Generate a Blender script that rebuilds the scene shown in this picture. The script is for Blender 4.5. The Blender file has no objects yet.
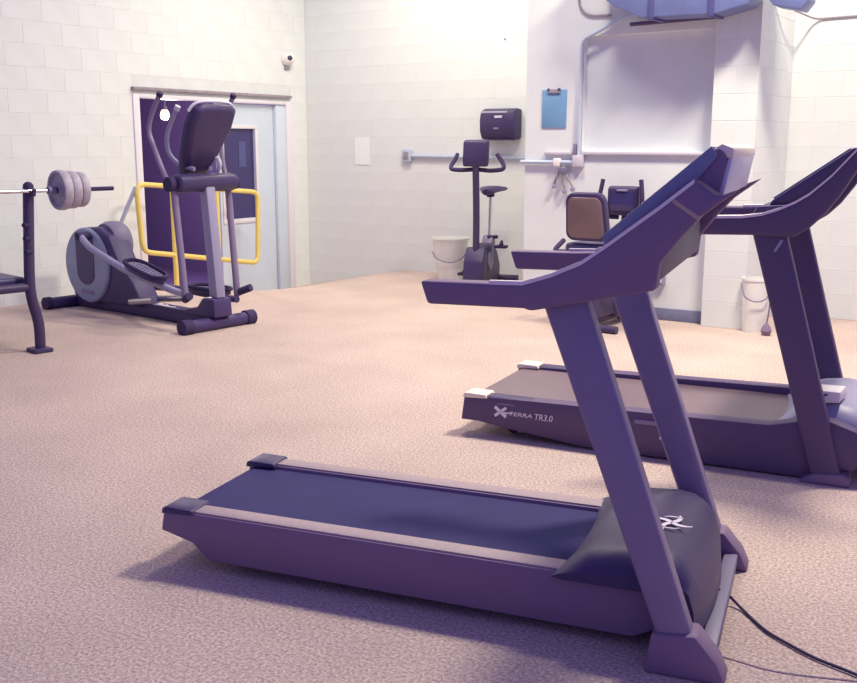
import bpy, bmesh, math, random
from mathutils import Vector, Matrix
random.seed(7)
scene = bpy.context.scene
COL = scene.collection
R = math.radians

# ------------------------------------------------------------------ camera
cam_d = bpy.data.cameras.new('camera'); cam = bpy.data.objects.new('camera', cam_d); COL.objects.link(cam)
cam_d.sensor_width = 36.0; cam_d.lens = 36.0 * 1000.0 / 857.0; cam_d.clip_start = .05
CAM_H = 1.42
cam.location = (0, 0, CAM_H); cam.rotation_euler = (R(90) - math.atan(196.5 / 1000.0), 0, 0)
scene.camera = cam

# room axes: E1 runs away along the left wall, E2 runs right along the back wall, CORNER is where they meet
CORNER = Vector((-1.466, 12.326, 0)); E1 = Vector((.5547, .8321, 0)); E2 = Vector((.8321, -.5547, 0))
def room(s, t, z=0.0): return CORNER + E1 * s + E2 * t + Vector((0, 0, z))
ROOM_RZ = math.atan2(E2.y, E2.x)           # local x = E2, local y = E1

# ------------------------------------------------------------------ world, lights, exposure
w = bpy.data.worlds.new('world'); scene.world = w; w.use_nodes = True
w.node_tree.nodes['Background'].inputs[0].default_value = (.36, .32, 1.0, 1)
w.node_tree.nodes['Background'].inputs[1].default_value = .54
def area(name, loc, sx, sy, power, color, rz=0.0, spread=180):
    d = bpy.data.lights.new(name, 'AREA'); d.shape = 'RECTANGLE'; d.size = sx; d.size_y = sy
    d.energy = power; d.color = color; d.spread = R(spread)
    o = bpy.data.objects.new(name, d); COL.objects.link(o); o.location = loc; o.rotation_euler = (0, 0, rz)
    return o
WARM = (1.0, .91, .71)
area('ceiling_light_a', (2.6, 5.4, 5.2), 1.0, .4, 380, WARM, R(20))
area('ceiling_light_b', (.2, 6.9, 5.2), 1.2, .4, 135, WARM, R(20))
area('ceiling_light_c', room(-1.5, 2.3, 4.0), 1.8, .5, 88, WARM, ROOM_RZ)
vs = scene.view_settings
vs.view_transform = 'Standard'; vs.look = 'None'; vs.gamma = 1.0; vs.exposure = 0.0; vs.use_curve_mapping = False

# ------------------------------------------------------------------ materials
def lin(c): return tuple((v / 255 / 12.92) if v / 255 <= .04045 else ((v / 255 + .055) / 1.055) ** 2.4 for v in c)
def mat(name, rgb, rough=.5, metal=0.0, spec=.5, noise=0.0, nscale=20.0, bump=0.0, bscale=200.0, emit=None, estr=0.0, rgb2=None):
    m = bpy.data.materials.new(name); m.use_nodes = True
    nt = m.node_tree; b = nt.nodes['Principled BSDF']
    c = lin(rgb)
    b.inputs['Base Color'].default_value = (*c, 1); b.inputs['Roughness'].default_value = rough
    b.inputs['Metallic'].default_value = metal; b.inputs['Specular IOR Level'].default_value = spec
    tc = nt.nodes.new('ShaderNodeTexCoord')
    if noise or rgb2:
        n = nt.nodes.new('ShaderNodeTexNoise'); n.inputs['Scale'].default_value = nscale; n.inputs['Detail'].default_value = 4
        nt.links.new(tc.outputs['Object'], n.inputs['Vector'])
        r = nt.nodes.new('ShaderNodeValToRGB'); nt.links.new(n.outputs['Fac'], r.inputs['Fac'])
        c2 = lin(rgb2) if rgb2 else tuple(v * (1 - noise) for v in c)
        c1 = c if rgb2 else tuple(min(1, v * (1 + noise)) for v in c)
        r.color_ramp.elements[0].position = .35; r.color_ramp.elements[1].position = .65
        r.color_ramp.elements[0].color = (*c2, 1); r.color_ramp.elements[1].color = (*c1, 1)
        nt.links.new(r.outputs['Color'], b.inputs['Base Color'])
    if bump:
        n2 = nt.nodes.new('ShaderNodeTexNoise'); n2.inputs['Scale'].default_value = bscale; n2.inputs['Detail'].default_value = 3
        nt.links.new(tc.outputs['Object'], n2.inputs['Vector'])
        bp = nt.nodes.new('ShaderNodeBump'); bp.inputs['Strength'].default_value = bump; bp.inputs['Distance'].default_value = .004
        nt.links.new(n2.outputs['Fac'], bp.inputs['Height']); nt.links.new(bp.outputs['Normal'], b.inputs['Normal'])
    if emit:
        b.inputs['Emission Color'].default_value = (*lin(emit), 1); b.inputs['Emission Strength'].default_value = estr
    return m
MT = dict(
    block=mat('painted_block', (224, 228, 225), .65, noise=.025, nscale=3.0, bump=.25, bscale=60),
    mortar=mat('painted_joint', (217, 221, 219), .75, noise=.04, nscale=6),
    plaster=mat('painted_plaster', (226, 230, 230), .6, noise=.03, nscale=2.5, bump=.15, bscale=40),
    panel=mat('painted_panel', (218, 222, 226), .6, noise=.03, nscale=3.0, bump=.1, bscale=30),
    ledge=mat('ledge_paint', (205, 200, 212), .5),
    basedark=mat('base_painted_shade', (118, 122, 152), .7, noise=.1),  # baseboard with the shadow on it put into its dark blue-grey
    door=mat('door_paint', (204, 216, 228), .45, noise=.02, nscale=4),
    frame=mat('door_frame_paint', (226, 222, 228), .4),
    lintel=mat('lintel_metal', (150, 140, 150), .5, noise=.15, nscale=18),
    glassdark=mat('dark_glass', (58, 50, 104), .12, spec=.6),
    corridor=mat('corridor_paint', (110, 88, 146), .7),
    black=mat('black_plastic', (66, 54, 94), .45, spec=.35, noise=.06, nscale=9),
    black_m=mat('black_matte', (132, 110, 136), .65, spec=.3),
    sidedark=mat('charcoal_plastic', (96, 80, 112), .55, spec=.3),
    steel=mat('painted_steel', (136, 122, 152), .42, spec=.35, noise=.03, nscale=12),
    dsteel=mat('dark_painted_steel', (72, 58, 94), .45, spec=.35),
    rubber=mat('rubber', (62, 50, 86), .8, spec=.3),
    belt=mat('belt_rubber', (64, 60, 104), .85, spec=.15, noise=.05, nscale=6, bump=.2, bscale=500),
    belt2=mat('belt_painted_glare', (116, 96, 106), .38, noise=.08, nscale=3, bump=.15, bscale=500),  # brown-mauve glare off the belt put into its colour
    strip=mat('foot_strip', (168, 148, 152), .6, noise=.05, nscale=60, bump=.4, bscale=300),
    grey=mat('grey_plastic', (150, 146, 176), .45),
    lgrey=mat('light_grey_plastic', (205, 204, 220), .4),
    cream=mat('cream_plastic', (240, 226, 204), .45),
    white=mat('white_plastic', (238, 232, 230), .45),
    whitebag=mat('white_bin', (236, 236, 228), .55, noise=.04, nscale=12),
    lit_end=mat('blue_lit_strip', (126, 132, 160), .4),  # blue light on the display face put into this colour
    arm_glint=mat('painted_arm_highlight', (184, 158, 142), .22),  # warm highlight of the glossy arm painted as a lighter colour
    display=mat('display_panel', (72, 80, 134), .3),
    silver=mat('silver_trim', (232, 220, 222), .35),
    chrome=mat('chrome', (205, 200, 205), .2, metal=.9),
    plate=mat('grey_iron', (168, 160, 172), .5, noise=.12, nscale=25),
    hub=mat('hub_iron', (120, 112, 140), .5),
    yellow=mat('yellow_paint', (234, 208, 116), .4, noise=.03),
    disc=mat('disc_grey', (140, 146, 174), .4, noise=.04, nscale=6),
    shroud=mat('violet_shroud', (72, 58, 104), .45, spec=.35),
    tread=mat('pedal_tread', (128, 116, 150), .6),
    pad=mat('seat_vinyl', (122, 100, 104), .3, noise=.06, nscale=5),
    vinyl=mat('bench_vinyl', (68, 62, 104), .4),
    blueboard=mat('blue_board', (116, 160, 198), .5, noise=.03, nscale=8),
    duct=mat('duct_metal', (112, 122, 172), .4, noise=.08, nscale=5),
    duct_d=mat('duct_dark_metal', (84, 84, 136), .5),  # darker blue-grey for the seam flanges
    pipe_d=mat('dark_pipe', (84, 66, 112), .5),
    conduit=mat('conduit_paint', (186, 196, 216), .4),
    paper=mat('paper', (238, 242, 238), .7),
    lamp=mat('lamp_glass', (255, 236, 214), .4, emit=(255, 214, 176), estr=2.2),
    print=mat('white_print', (236, 226, 236), .5),
    dprint=mat('dark_print', (72, 62, 110), .5),
    lens=mat('camera_lens', (70, 62, 90), .15),
)
# carpet: fine cut pile, speckled beige
def carpet():
    m = bpy.data.materials.new('carpet'); m.use_nodes = True; nt = m.node_tree; b = nt.nodes['Principled BSDF']
    tc = nt.nodes.new('ShaderNodeTexCoord')
    def noise(s, d):
        n = nt.nodes.new('ShaderNodeTexNoise'); n.inputs['Scale'].default_value = s; n.inputs['Detail'].default_value = d
        nt.links.new(tc.outputs['Object'], n.inputs['Vector']); return n
    n1, n2, n3 = noise(95, 6), noise(1.6, 3), noise(300, 2)
    r = nt.nodes.new('ShaderNodeValToRGB')
    r.color_ramp.elements[0].position = .36; r.color_ramp.elements[0].color = (*lin((182, 159, 152)), 1)
    r.color_ramp.elements[1].position = .64; r.color_ramp.elements[1].color = (*lin((232, 212, 200)), 1)
    nt.links.new(n1.outputs['Fac'], r.inputs['Fac'])
    r2 = nt.nodes.new('ShaderNodeValToRGB')
    r2.color_ramp.elements[0].position = .3; r2.color_ramp.elements[0].color = (.86, .85, .86, 1)
    r2.color_ramp.elements[1].position = .7; r2.color_ramp.elements[1].color = (1, 1, 1, 1)
    nt.links.new(n2.outputs['Fac'], r2.inputs['Fac'])
    mx = nt.nodes.new('ShaderNodeMix'); mx.data_type = 'RGBA'; mx.blend_type = 'MULTIPLY'; mx.inputs[0].default_value = 1
    nt.links.new(r.outputs['Color'], mx.inputs[6]); nt.links.new(r2.outputs['Color'], mx.inputs[7])
    nt.links.new(mx.outputs[2], b.inputs['Base Color'])
    b.inputs['Roughness'].default_value = .95; b.inputs['Specular IOR Level'].default_value = .1
    bp = nt.nodes.new('ShaderNodeBump'); bp.inputs['Strength'].default_value = .6; bp.inputs['Distance'].default_value = .01
    nt.links.new(n3.outputs['Fac'], bp.inputs['Height']); nt.links.new(bp.outputs['Normal'], b.inputs['Normal'])
    return m
MT['carpet'] = carpet()

# ------------------------------------------------------------------ mesh helpers
class MB:
    def __init__(s): s.v = []; s.f = []
    def add(s, vs_, fs):
        o = len(s.v); s.v += [tuple(v) for v in vs_]; s.f += [tuple(i + o for i in f) for f in fs]; return s
    def box(s, a, b):
        (x0, y0, z0), (x1, y1, z1) = a, b
        return s.add([(x0,y0,z0),(x1,y0,z0),(x1,y1,z0),(x0,y1,z0),(x0,y0,z1),(x1,y0,z1),(x1,y1,z1),(x0,y1,z1)],
                     [(0,3,2,1),(4,5,6,7),(0,1,5,4),(1,2,6,5),(2,3,7,6),(3,0,4,7)])
    def hexa(s, p): return s.add(p, [(0,3,2,1),(4,5,6,7),(0,1,5,4),(1,2,6,5),(2,3,7,6),(3,0,4,7)])
    def prism(s, poly, d0, d1, axis='y'):
        n = len(poly)
        area_ = sum(poly[i][0] * poly[(i+1) % n][1] - poly[(i+1) % n][0] * poly[i][1] for i in range(n))
        if area_ < 0: poly = poly[::-1]
        mk = {'y': lambda p, d: (p[0], d, p[1]), 'z': lambda p, d: (p[0], p[1], d), 'x': lambda p, d: (d, p[0], p[1])}[axis]
        vs_ = [mk(p, d0) for p in poly] + [mk(p, d1) for p in poly]
        fs = [tuple(range(n)), tuple(range(2 * n - 1, n - 1, -1))]
        for i in range(n):
            j = (i + 1) % n; fs.append((i, i + n, j + n, j))
        return s.add(vs_, fs)
    def tube(s, pts, r, seg=10, closed=False, flat=1.0):
        pts = [Vector(p) for p in pts]; n = len(pts)
        rs = r if isinstance(r, (list, tuple)) else [r] * n
        tang = []
        for i in range(n):
            if closed: d = pts[(i + 1) % n] - pts[i - 1]
            else: d = pts[min(i + 1, n - 1)] - pts[max(i - 1, 0)]
            tang.append(d.normalized())
        up = Vector((0, 0, 1)) if abs(tang[0].z) < .9 else Vector((1, 0, 0))
        nrm = (up - tang[0] * up.dot(tang[0])).normalized(); vs_ = []
        for i in range(n):
            nrm = (nrm - tang[i] * nrm.dot(tang[i])).normalized(); bn = tang[i].cross(nrm)
            for k in range(seg):
                a = 2 * math.pi * k / seg; vs_.append(pts[i] + nrm * math.cos(a) * rs[i] + bn * math.sin(a) * rs[i] * flat)
        fs = []
        for i in range(n if closed else n - 1):
            j = (i + 1) % n
            for k in range(seg):
                l = (k + 1) % seg; fs.append((i*seg+k, i*seg+l, j*seg+l, j*seg+k))
        if not closed: fs += [tuple(range(seg - 1, -1, -1)), tuple(range((n-1)*seg, n*seg))]
        return s.add(vs_, fs)
    def lathe(s, prof, seg=24, M=None):
        M = M or Matrix.Identity(4); n = len(prof); vs_ = []
        for (r, z) in prof:
            for k in range(seg):
                a = 2 * math.pi * k / seg; vs_.append(M @ Vector((r * math.cos(a), r * math.sin(a), z)))
        fs = []
        for i in range(n - 1):
            for k in range(seg):
                l = (k + 1) % seg; fs.append((i*seg+k, i*seg+l, (i+1)*seg+l, (i+1)*seg+k))
        fs += [tuple(range(seg - 1, -1, -1)), tuple(range((n-1)*seg, n*seg))]
        return s.add(vs_, fs)
    def mesh(s, name, m, bevel=0.0, seg=2, smooth=True, ang=38):
        me = bpy.data.meshes.new(name); bm = bmesh.new()
        vs_ = [bm.verts.new(v) for v in s.v]
        for f in s.f:
            try: bm.faces.new([vs_[i] for i in f])
            except ValueError: pass
        bmesh.ops.recalc_face_normals(bm, faces=bm.faces)
        if bevel:
            ed = [e for e in bm.edges if len(e.link_faces) == 2 and e.calc_face_angle(0) > R(28)]
            bmesh.ops.bevel(bm, geom=ed, offset=bevel, segments=seg, profile=.5, affect='EDGES', clamp_overlap=True)
        bm.to_mesh(me); bm.free(); me.materials.append(m)
        if smooth:
            for p in me.polygons: p.use_smooth = True
            me.set_sharp_from_angle(angle=R(ang))
        return me
    def build(s, name, m, parent=None, bevel=0.0, seg=2, smooth=True, ang=38):
        return link(name, s.mesh(name, MT[m] if isinstance(m, str) else m, bevel, seg, smooth, ang), parent)
def link(name, me, parent=None):
    o = bpy.data.objects.new(name, me); COL.objects.link(o)
    if parent: o.parent = parent
    return o
def empty(name, loc=(0, 0, 0), rz=0.0):
    o = bpy.data.objects.new(name, None); COL.objects.link(o); o.location = loc; o.rotation_euler = (0, 0, rz); o.empty_display_size = .1
    return o
def tag(o, label, cat, group=None):
    o['label'] = label; o['category'] = cat
    if group: o['group'] = group
    return o
def struct(o, label=None):
    o['kind'] = 'structure'
    if label: o['label'] = label
    return o
def fillet(pts, r, n=5, closed=False):
    pts = [Vector(p) for p in pts]; N = len(pts); out = []
    for i in range(N):
        if not closed and i in (0, N - 1): out.append(pts[i]); continue
        p, a, b = pts[i], pts[i - 1], pts[(i + 1) % N]
        d = min(r, (a - p).length * .48, (b - p).length * .48)
        p0 = p + (a - p).normalized() * d; p1 = p + (b - p).normalized() * d
        for k in range(n + 1):
            t = k / n; out.append(p0 * (1 - t) ** 2 + p * 2 * t * (1 - t) + p1 * t * t)
    return out
def smooth_pts(pts, n=6):          # Catmull-Rom
    P = [Vector(p) for p in pts]; P = [P[0] * 2 - P[1]] + P + [P[-1] * 2 - P[-2]]; out = []
    for i in range(1, len(P) - 2):
        for k in range(n):
            t = k / n; a, b, c, d = P[i-1], P[i], P[i+1], P[i+2]
            out.append(.5 * ((2*b) + (c-a)*t + (2*a-5*b+4*c-d)*t*t + (-a+3*b-3*c+d)*t**3))
    out.append(P[-2]); return out
def frame(name, ang, a0, b0):      # local x = forward, local y = away from the camera
    b = Vector((math.sin(R(ang)), math.cos(R(ang)), 0)); a = Vector((b.y, -b.x, 0))
    return empty(name, a * a0 + b * b0, -R(ang))
def text(body, size, parent, name, m, M, shear=0.0, ext=.0008):
    cu = bpy.data.curves.new('text', 'FONT'); cu.body = body; cu.size = size; cu.extrude = ext; cu.shear = shear; cu.resolution_u = 3
    o = bpy.data.objects.new('text', cu); COL.objects.link(o); bpy.context.view_layer.update()
    me = bpy.data.meshes.new_from_object(o.evaluated_get(bpy.context.evaluated_depsgraph_get()))
    bpy.data.objects.remove(o); me.materials.clear(); me.materials.append(MT[m]); me.transform(M)
    me.name = name; return link(name, me, parent)

# ================================================================== THE ROOM
# local room frame: x = t (along back wall), y = s (along left wall, 0 at the corner, negative towards the camera)
DIP = .28
def floor_z(s, t):
    k = min(1, max(0, (s + 2.7) / 1.5)); k = k * k * (3 - 2 * k)
    u = max(0.0, 1 - max(t, 0) / 1.4); u = u if u > .0 else 0
    return -DIP * k * u
def make_floor():
    S = [-13 + .5 * i for i in range(18)] + [-4 + .1 * i for i in range(41)] + [.25]
    T = [-.15] + [.1 * i for i in range(21)] + [2.5 + .5 * i for i in range(20)]
    m = MB(); vs_ = [(t, s, floor_z(min(s, 0), t)) for s in S for t in T]
    nT = len(T); fs = [(i*nT+j, i*nT+j+1, (i+1)*nT+j+1, (i+1)*nT+j) for i in range(len(S)-1) for j in range(nT-1)]
    m.add(vs_, fs); o = m.build('floor', 'carpet'); o.location = CORNER; o.rotation_euler = (0, 0, ROOM_RZ)
    return struct(o, 'speckled beige carpet sloping down towards the door')
floor = make_floor()

WALL_H = 5.5
def place(o): o.location = CORNER; o.rotation_euler = (0, 0, ROOM_RZ); return o
BLK = {}
def block_mesh(length, height=.2, axis='x'):
    key = (round(length, 3), round(height, 3), axis)
    if key not in BLK:
        g, d, c = .0025, .002, .002; L, H_ = length / 2 - g / 2, height / 2 - g / 2
        base = [(-L, -H_), (L, -H_), (L, H_), (-L, H_)]; top = [(-L + c, -H_ + c), (L - c, -H_ + c), (L - c, H_ - c), (-L + c, H_ - c)]
        # local: u along the wall, v up, w out of the wall
        pts = [(u, v, -.002) for u, v in base] + [(u, v, d - .0015) for u, v in base] + [(u, v, d) for u, v in top]
        fs = [(8, 9, 10, 11)]
        for i in range(4):
            j = (i + 1) % 4; fs += [(i, j, j + 4, i + 4), (i + 4, j + 4, j + 8, i + 8)]
        if axis == 'x': vs_ = [(u, -w_, v) for u, v, w_ in pts]          # faces -y (towards the room)
        else: vs_ = [(w_, u, v) for u, v, w_ in pts]                     # faces +x
        BLK[key] = MB().add(vs_, fs).mesh('concrete_block', MT['block'], smooth=False)
    return BLK[key]
def lay_blocks(parent, axis, u0, u1, z0, z1, plane, holes=(), bl=.40, bh=.20):
    row = 0; z = z0
    while z < z1 - .01:
        u = u0 - (bl / 2 if row % 2 else 0)
        while u < u1 - .01:
            segs = [(max(u, u0), min(u + bl, u1))]
            for (h0, h1, k0, k1) in holes:
                if z + bh > k0 + .02 and z < k1 - .02:
                    ns = []
                    for a, b in segs:
                        if b <= h0 or a >= h1: ns.append((a, b))
                        else:
                            if a < h0: ns.append((a, h0))
                            if b > h1: ns.append((h1, b))
                    segs = ns
            for a, b in segs:
                if b - a > .05:
                    o = link('concrete_block', block_mesh(b - a, bh, axis), parent)
                    o.location = ((a + b) / 2, plane, z + bh / 2) if axis == 'x' else (plane, (a + b) / 2, z + bh / 2)
            u += bl
        row += 1; z += bh

# left wall, with the door opening
D0, D1, DZ0, DZ1 = -2.58, -.33, -.34, 1.90
m = MB()
m.box((-.25, -13, -.5), (0, D0, WALL_H)); m.box((-.25, D1, -.5), (0, .25, WALL_H)); m.box((-.25, D0, DZ1), (0, D1, WALL_H))
wl = struct(place(m.build('wall_left', 'mortar', smooth=False)), 'pale painted concrete block wall with the double door')
lay_blocks(wl, 'y', -5.2, -.001, -.3, 3.1, 0.0, holes=[(D0 - .05, D1 + .05, DZ0, DZ1 + .1)])

# back wall
m = MB(); m.box((-.0, 0, -.5), (5.9, .25, WALL_H))
wb = struct(place(m.build('wall_back', 'mortar', smooth=False)), 'pale painted concrete block wall behind the exercise bikes')
lay_blocks(wb, 'x', .007, 3.6, -.3, 3.1, 0.0)
MB().lathe([(.012, 0), (.010, .006)], 10, Matrix.Translation((2.72, -.001, 2.50)) @ Matrix.Rotation(R(90), 4, 'X')).build('anchor_hole', 'hub', wb)
# right stretch of the back wall (stands a little forward, behind the pillar)
SR = -.74
m = MB(); m.box((5.6, SR, -.3), (11, SR + .3, WALL_H))
wr = struct(place(m.build('wall_right', 'mortar', smooth=False)), 'pale painted block wall to the right of the pillar')
lay_blocks(wr, 'x', 5.84, 8.2, -.2, 3.0, SR)

# bump-out with a blocked-in window panel, and the pillar at its end
SP = -1.58; P0, P1 = 3.83, 5.50; W0, W1, WZ0, WZ1 = 4.37, 5.50, 1.37, 2.30
m = MB()
m.box((P0, SP, 0), (W0, .0, WALL_H)); m.box((W0, SP, 0), (P1, -.9, WZ0)); m.box((W0, SP, WZ1), (P1, -.9, WALL_H))
wp = struct(place(m.build('wall_bay', 'plaster', smooth=False)), 'pale bay of wall holding the blue clipboard')
o = MB().box((W0, SP + .06, WZ0), (P1, -.9, WZ1)).build('window_infill', 'panel', wp, smooth=False)
MB().box((4.03, SP - .035, WZ0 - .03), (4.30, SP, WZ0 - .005)).build('ledge', 'ledge', wp, .004)
MB().box((W0 + .02, SP - .035, WZ0 - .03), (P1, SP, WZ0 - .005)).build('ledge', 'ledge', wp, .004)
MB().box((P0, SP - .015, 0), (P1, SP, .10)).build('base_strip', 'basedark', wp, .004)
m = MB(); m.box((P1, -1.683, 0), (5.835, -.6, WALL_H))
pil = struct(place(m.build('wall_pillar', 'mortar', smooth=False)), 'white painted block pillar at the end of the bay')
lay_blocks(pil, 'x', P1, 5.835, 0, 3.0, -1.683, bl=.335)
lay_blocks(pil, 'y', -1.683, SR, 0, 3.0, 5.835, bl=.40)

# ---- double door: dark open bay on one side, closed leaf with a window on the other
d1 = struct(place(empty('door_1')), 'pale double door frame with one leaf standing open')
MB().box((-.10, D0 - .05, DZ0), (.02, D0 + .03, DZ1 + .02)).build('jamb', 'frame', d1, .006)
MB().box((-.10, D1 - .05, DZ0), (.02, D1 + .05, DZ1 + .02)).build('jamb', 'frame', d1, .006)
MB().box((-.10, D0 + .03, DZ1 - .02), (.02, D1 - .05, DZ1 + .02)).build('head', 'frame', d1, .006)
MB().box((-.02, D0 - .06, DZ1 + .055), (.05, D1 + .02, DZ1 + .085)).build('drip_strip', 'lintel', d1, .004)
MB().box((-.06, D1 - .21, DZ0), (-.005, D1 - .05, DZ1 - .02)).build('side_panel', 'door', d1, .004)
LX0, LX1 = -1.43, D1 - .215
m = MB()
WY0, WY1, WVZ0, WVZ1 = -1.36, -.86, .60, 1.60
m.box((-.10, LX0, DZ0 + .02), (-.05, WY0, DZ1 - .03)); m.box((-.10, WY1, DZ0 + .02), (-.05, LX1, DZ1 - .03))
m.box((-.10, WY0, DZ0 + .02), (-.05, WY1, WVZ0)); m.box((-.10, WY0, WVZ1), (-.05, WY1, DZ1 - .03))
leaf = m.build('door_leaf', 'door', d1, smooth=False)
MB().box((-.085, WY0, WVZ0), (-.075, WY1, WVZ1)).build('pane', 'glassdark', leaf, smooth=False)
m = MB()
for a, b in [((-.05, WY0 - .04, WVZ0 - .05), (-.035, WY1 + .04, WVZ0)), ((-.05, WY0 - .04, WVZ1), (-.035, WY1 + .04, WVZ1 + .04)),
             ((-.05, WY0 - .04, WVZ0), (-.035, WY0, WVZ1)), ((-.05, WY1, WVZ0), (-.035, WY1 + .04, WVZ1))]: m.box(a, b)
m.build('window_bead', 'frame', leaf, .003)
MB().box((-.073, -1.10, 1.18), (-.070, -.99, 1.46)).build('pane_patch', mat('patch_tint', (78, 82, 132), .5), leaf, smooth=False)  # lighter blue rectangle on the dark pane
# open leaf, swung into the corridor
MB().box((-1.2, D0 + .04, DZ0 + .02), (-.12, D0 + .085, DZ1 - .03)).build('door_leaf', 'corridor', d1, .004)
# corridor behind
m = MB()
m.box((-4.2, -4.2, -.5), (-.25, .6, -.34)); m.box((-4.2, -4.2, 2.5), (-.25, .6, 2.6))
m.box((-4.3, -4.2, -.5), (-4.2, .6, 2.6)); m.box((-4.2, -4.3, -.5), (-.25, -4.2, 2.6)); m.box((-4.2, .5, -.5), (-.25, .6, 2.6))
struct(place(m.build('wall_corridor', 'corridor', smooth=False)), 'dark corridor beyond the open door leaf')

# ================================================================== THINGS
# ------------------------------------------------------------------ treadmills
def treadmill(root, C):
    hd, rw, zt = C['hd'], C['rw'], C['zt']
    bl = C.get('belt_end', 1.46)
    MB().box((.18, -hd + .07, .035), (1.72, hd - .07, zt - .075)).build('base_frame', 'rubber', root, .008)
    for s in (-1, 1):
        y0, y1 = sorted((s * (hd - rw), s * hd))
        MB().prism(C['side'], y0, y1).build('side_rail', C['m_side'], root, .006)
        MB().box((.10, y0 + .008, zt - .002), (C['strip_end'], y1 - .006, zt + .006)).build('foot_strip', C['m_strip'], root, .003)
        cy0, cy1 = sorted((s * (hd - rw - .02), s * (hd + .006)))
        MB().prism([(-.006, zt - .012), (-.002, zt + .008), (.012, zt + .014), (.115, zt + .012), (.125, zt - .006)], cy0, cy1).build('end_cap', C['m_cap'], root, .004)
        MB().lathe([(.03, -.012), (.03, .012)], 16, Matrix.Translation((.22, s * (hd - .12), .03)) @ Matrix.Rotation(R(90), 4, 'X')).build('rear_wheel', 'rubber', root, .003)
    # belt with its rounded return at the rear roller
    zr = zt - .045; bp = [(bl, zt - .012), (.035, zt - .012)] + [(.035 - .032 * math.sin(a), zr + .033 * math.cos(a)) for a in (.5, 1.0, 1.57, 2.1, 2.64)] + [(.035, zr - .033), (bl, zr - .033)]
    MB().prism(bp, -hd + rw + .006, hd - rw - .006).build('belt', C['m_belt'], root, ang=50)
    # motor hood: a curved shell
    prof = C['hood']; n = 13; m = MB(); vs_ = []
    for i in range(n):
        q = -1 + 2 * i / (n - 1); edge = max(0, (abs(q) - .78) / .22)
        for k, (x, z) in enumerate(prof):
            zz = z - max(0, z - .19) * .55 * edge ** 2.0
            xx = x + (.035 * (1 - q * q) if k < 2 else 0) + (.03 * (1 - q * q) if len(prof) - C.get('tail', 6) - 3 < k < len(prof) - C.get('tail', 6) + 1 else 0)
            vs_.append((xx, q * C['hw'], zz))
    k = len(prof)
    fs = [(i*k+j, i*k+j+1, (i+1)*k+j+1, (i+1)*k+j) for i in range(n-1) for j in range(k-1)]
    fs += [tuple(range(k)), tuple((n-1)*k + j for j in range(k-1, -1, -1))] + [tuple(x for x in (i*k, (i+1)*k, (i+1)*k+k-1, i*k+k-1)) for i in range(n-1)]
    m.add(vs_, fs); hood = m.build('motor_hood', C['m_hood'], root, ang=60)
    # uprights, boots, front crossbar
    for s in (-1, 1):
        y0, y1 = sorted((s * (C['uy'] - C['ut']), s * C['uy']))
        MB().prism(C['upright'], y0, y1).build('upright', C['m_up'], root, .016, 3)
        b0, b1 = sorted((s * (C['uy'] - C['ut'] - .012), s * (C['uy'] + .012)))
        MB().prism(C['boot'], b0, b1).build('upright_foot', 'black_m', root, .012)
        # handrail arm sweeping up to the console, with its light trim
        a0, a1 = sorted((s * (C['ay'] - .07), s * C['ay']))
        arm = MB().prism(C['arm'], a0, a1).build('handrail', C['m_arm'], root, .012, 3)
        tr = C['trim']; tw = C.get('tw', .066); c0, c1 = (a0, a0 + tw) if s < 0 else (a1 - tw, a1)
        t = MB()
        for j in range(len(tr) - 1):
            (x0, z0), (x1, z1) = tr[j], tr[j+1]
            t.hexa([(x0, c0, z0 - .004), (x1, c0, z1 - .004), (x1, c1, z1 - .004), (x0, c1, z0 - .004),
                    (x0, c0, z0 + .007), (x1, c0, z1 + .007), (x1, c1, z1 + .007), (x0, c1, z0 + .007)])
        t.build('rail_trim', C['m_trim'], arm, smooth=False)
    MB().box((C['bar'][0], -C['uy'] + .02, .025), (C['bar'][1], C['uy'] - .02, .062)).build('crossbar', 'hub' if C['m_up'] == 'steel' else 'dsteel', root, .006)
    return hood

# near treadmill
t1 = frame('treadmill', 21.5, -2.027, 3.0)
tag(t1, 'treadmill with blue-grey slanted uprights and a dark belt, its cord trailing over the carpet', 'treadmill')
arm1 = [(1.00, 1.052), (1.232, 1.055), (1.293, 1.058), (1.37, 1.083), (1.45, 1.119), (1.523, 1.172), (1.585, 1.220), (1.645, 1.266), (1.724, 1.331),
        (1.774, 1.294), (1.833, 1.316), (1.748, 1.25), (1.70, 1.195), (1.648, 1.125), (1.642, 1.058), (1.47, 1.020), (1.315, .986), (1.297, .992), (1.022, .989)]
C1 = dict(hd=.32, rw=.085, zt=.20, strip_end=1.40, m_side='black_m', m_strip='strip', m_cap='black', m_belt='belt', m_hood='black',
          side=[(0, .20), (-.014, .125), (.11, .095), (.17, .04), (1.60, .035), (1.72, .10), (1.66, .20)],
          hood=[(1.36, .196), (1.385, .225), (1.46, .262), (1.55, .282), (1.64, .288), (1.69, .280), (1.725, .258), (1.752, .215), (1.768, .15), (1.775, .07), (1.67, .07), (1.63, .188), (1.40, .188)],
          tail=3, hw=.345, uy=.43, ut=.075, m_up='steel',
          upright=[(1.330, 1.03), (1.450, 1.045), (1.775, .118), (1.680, .105)],
          boot=[(1.65, 0), (1.668, .115), (1.785, .13), (1.845, .06), (1.872, .0)],
          ay=.46, m_arm='black_m', arm=arm1, m_trim='silver', tw=.018,
          trim=[(1.20, 1.056), (1.293, 1.058), (1.37, 1.083), (1.45, 1.119), (1.523, 1.172), (1.585, 1.220), (1.645, 1.266), (1.724, 1.331)],
          bar=(1.79, 1.835))
hood1 = treadmill(t1, C1)
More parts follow.
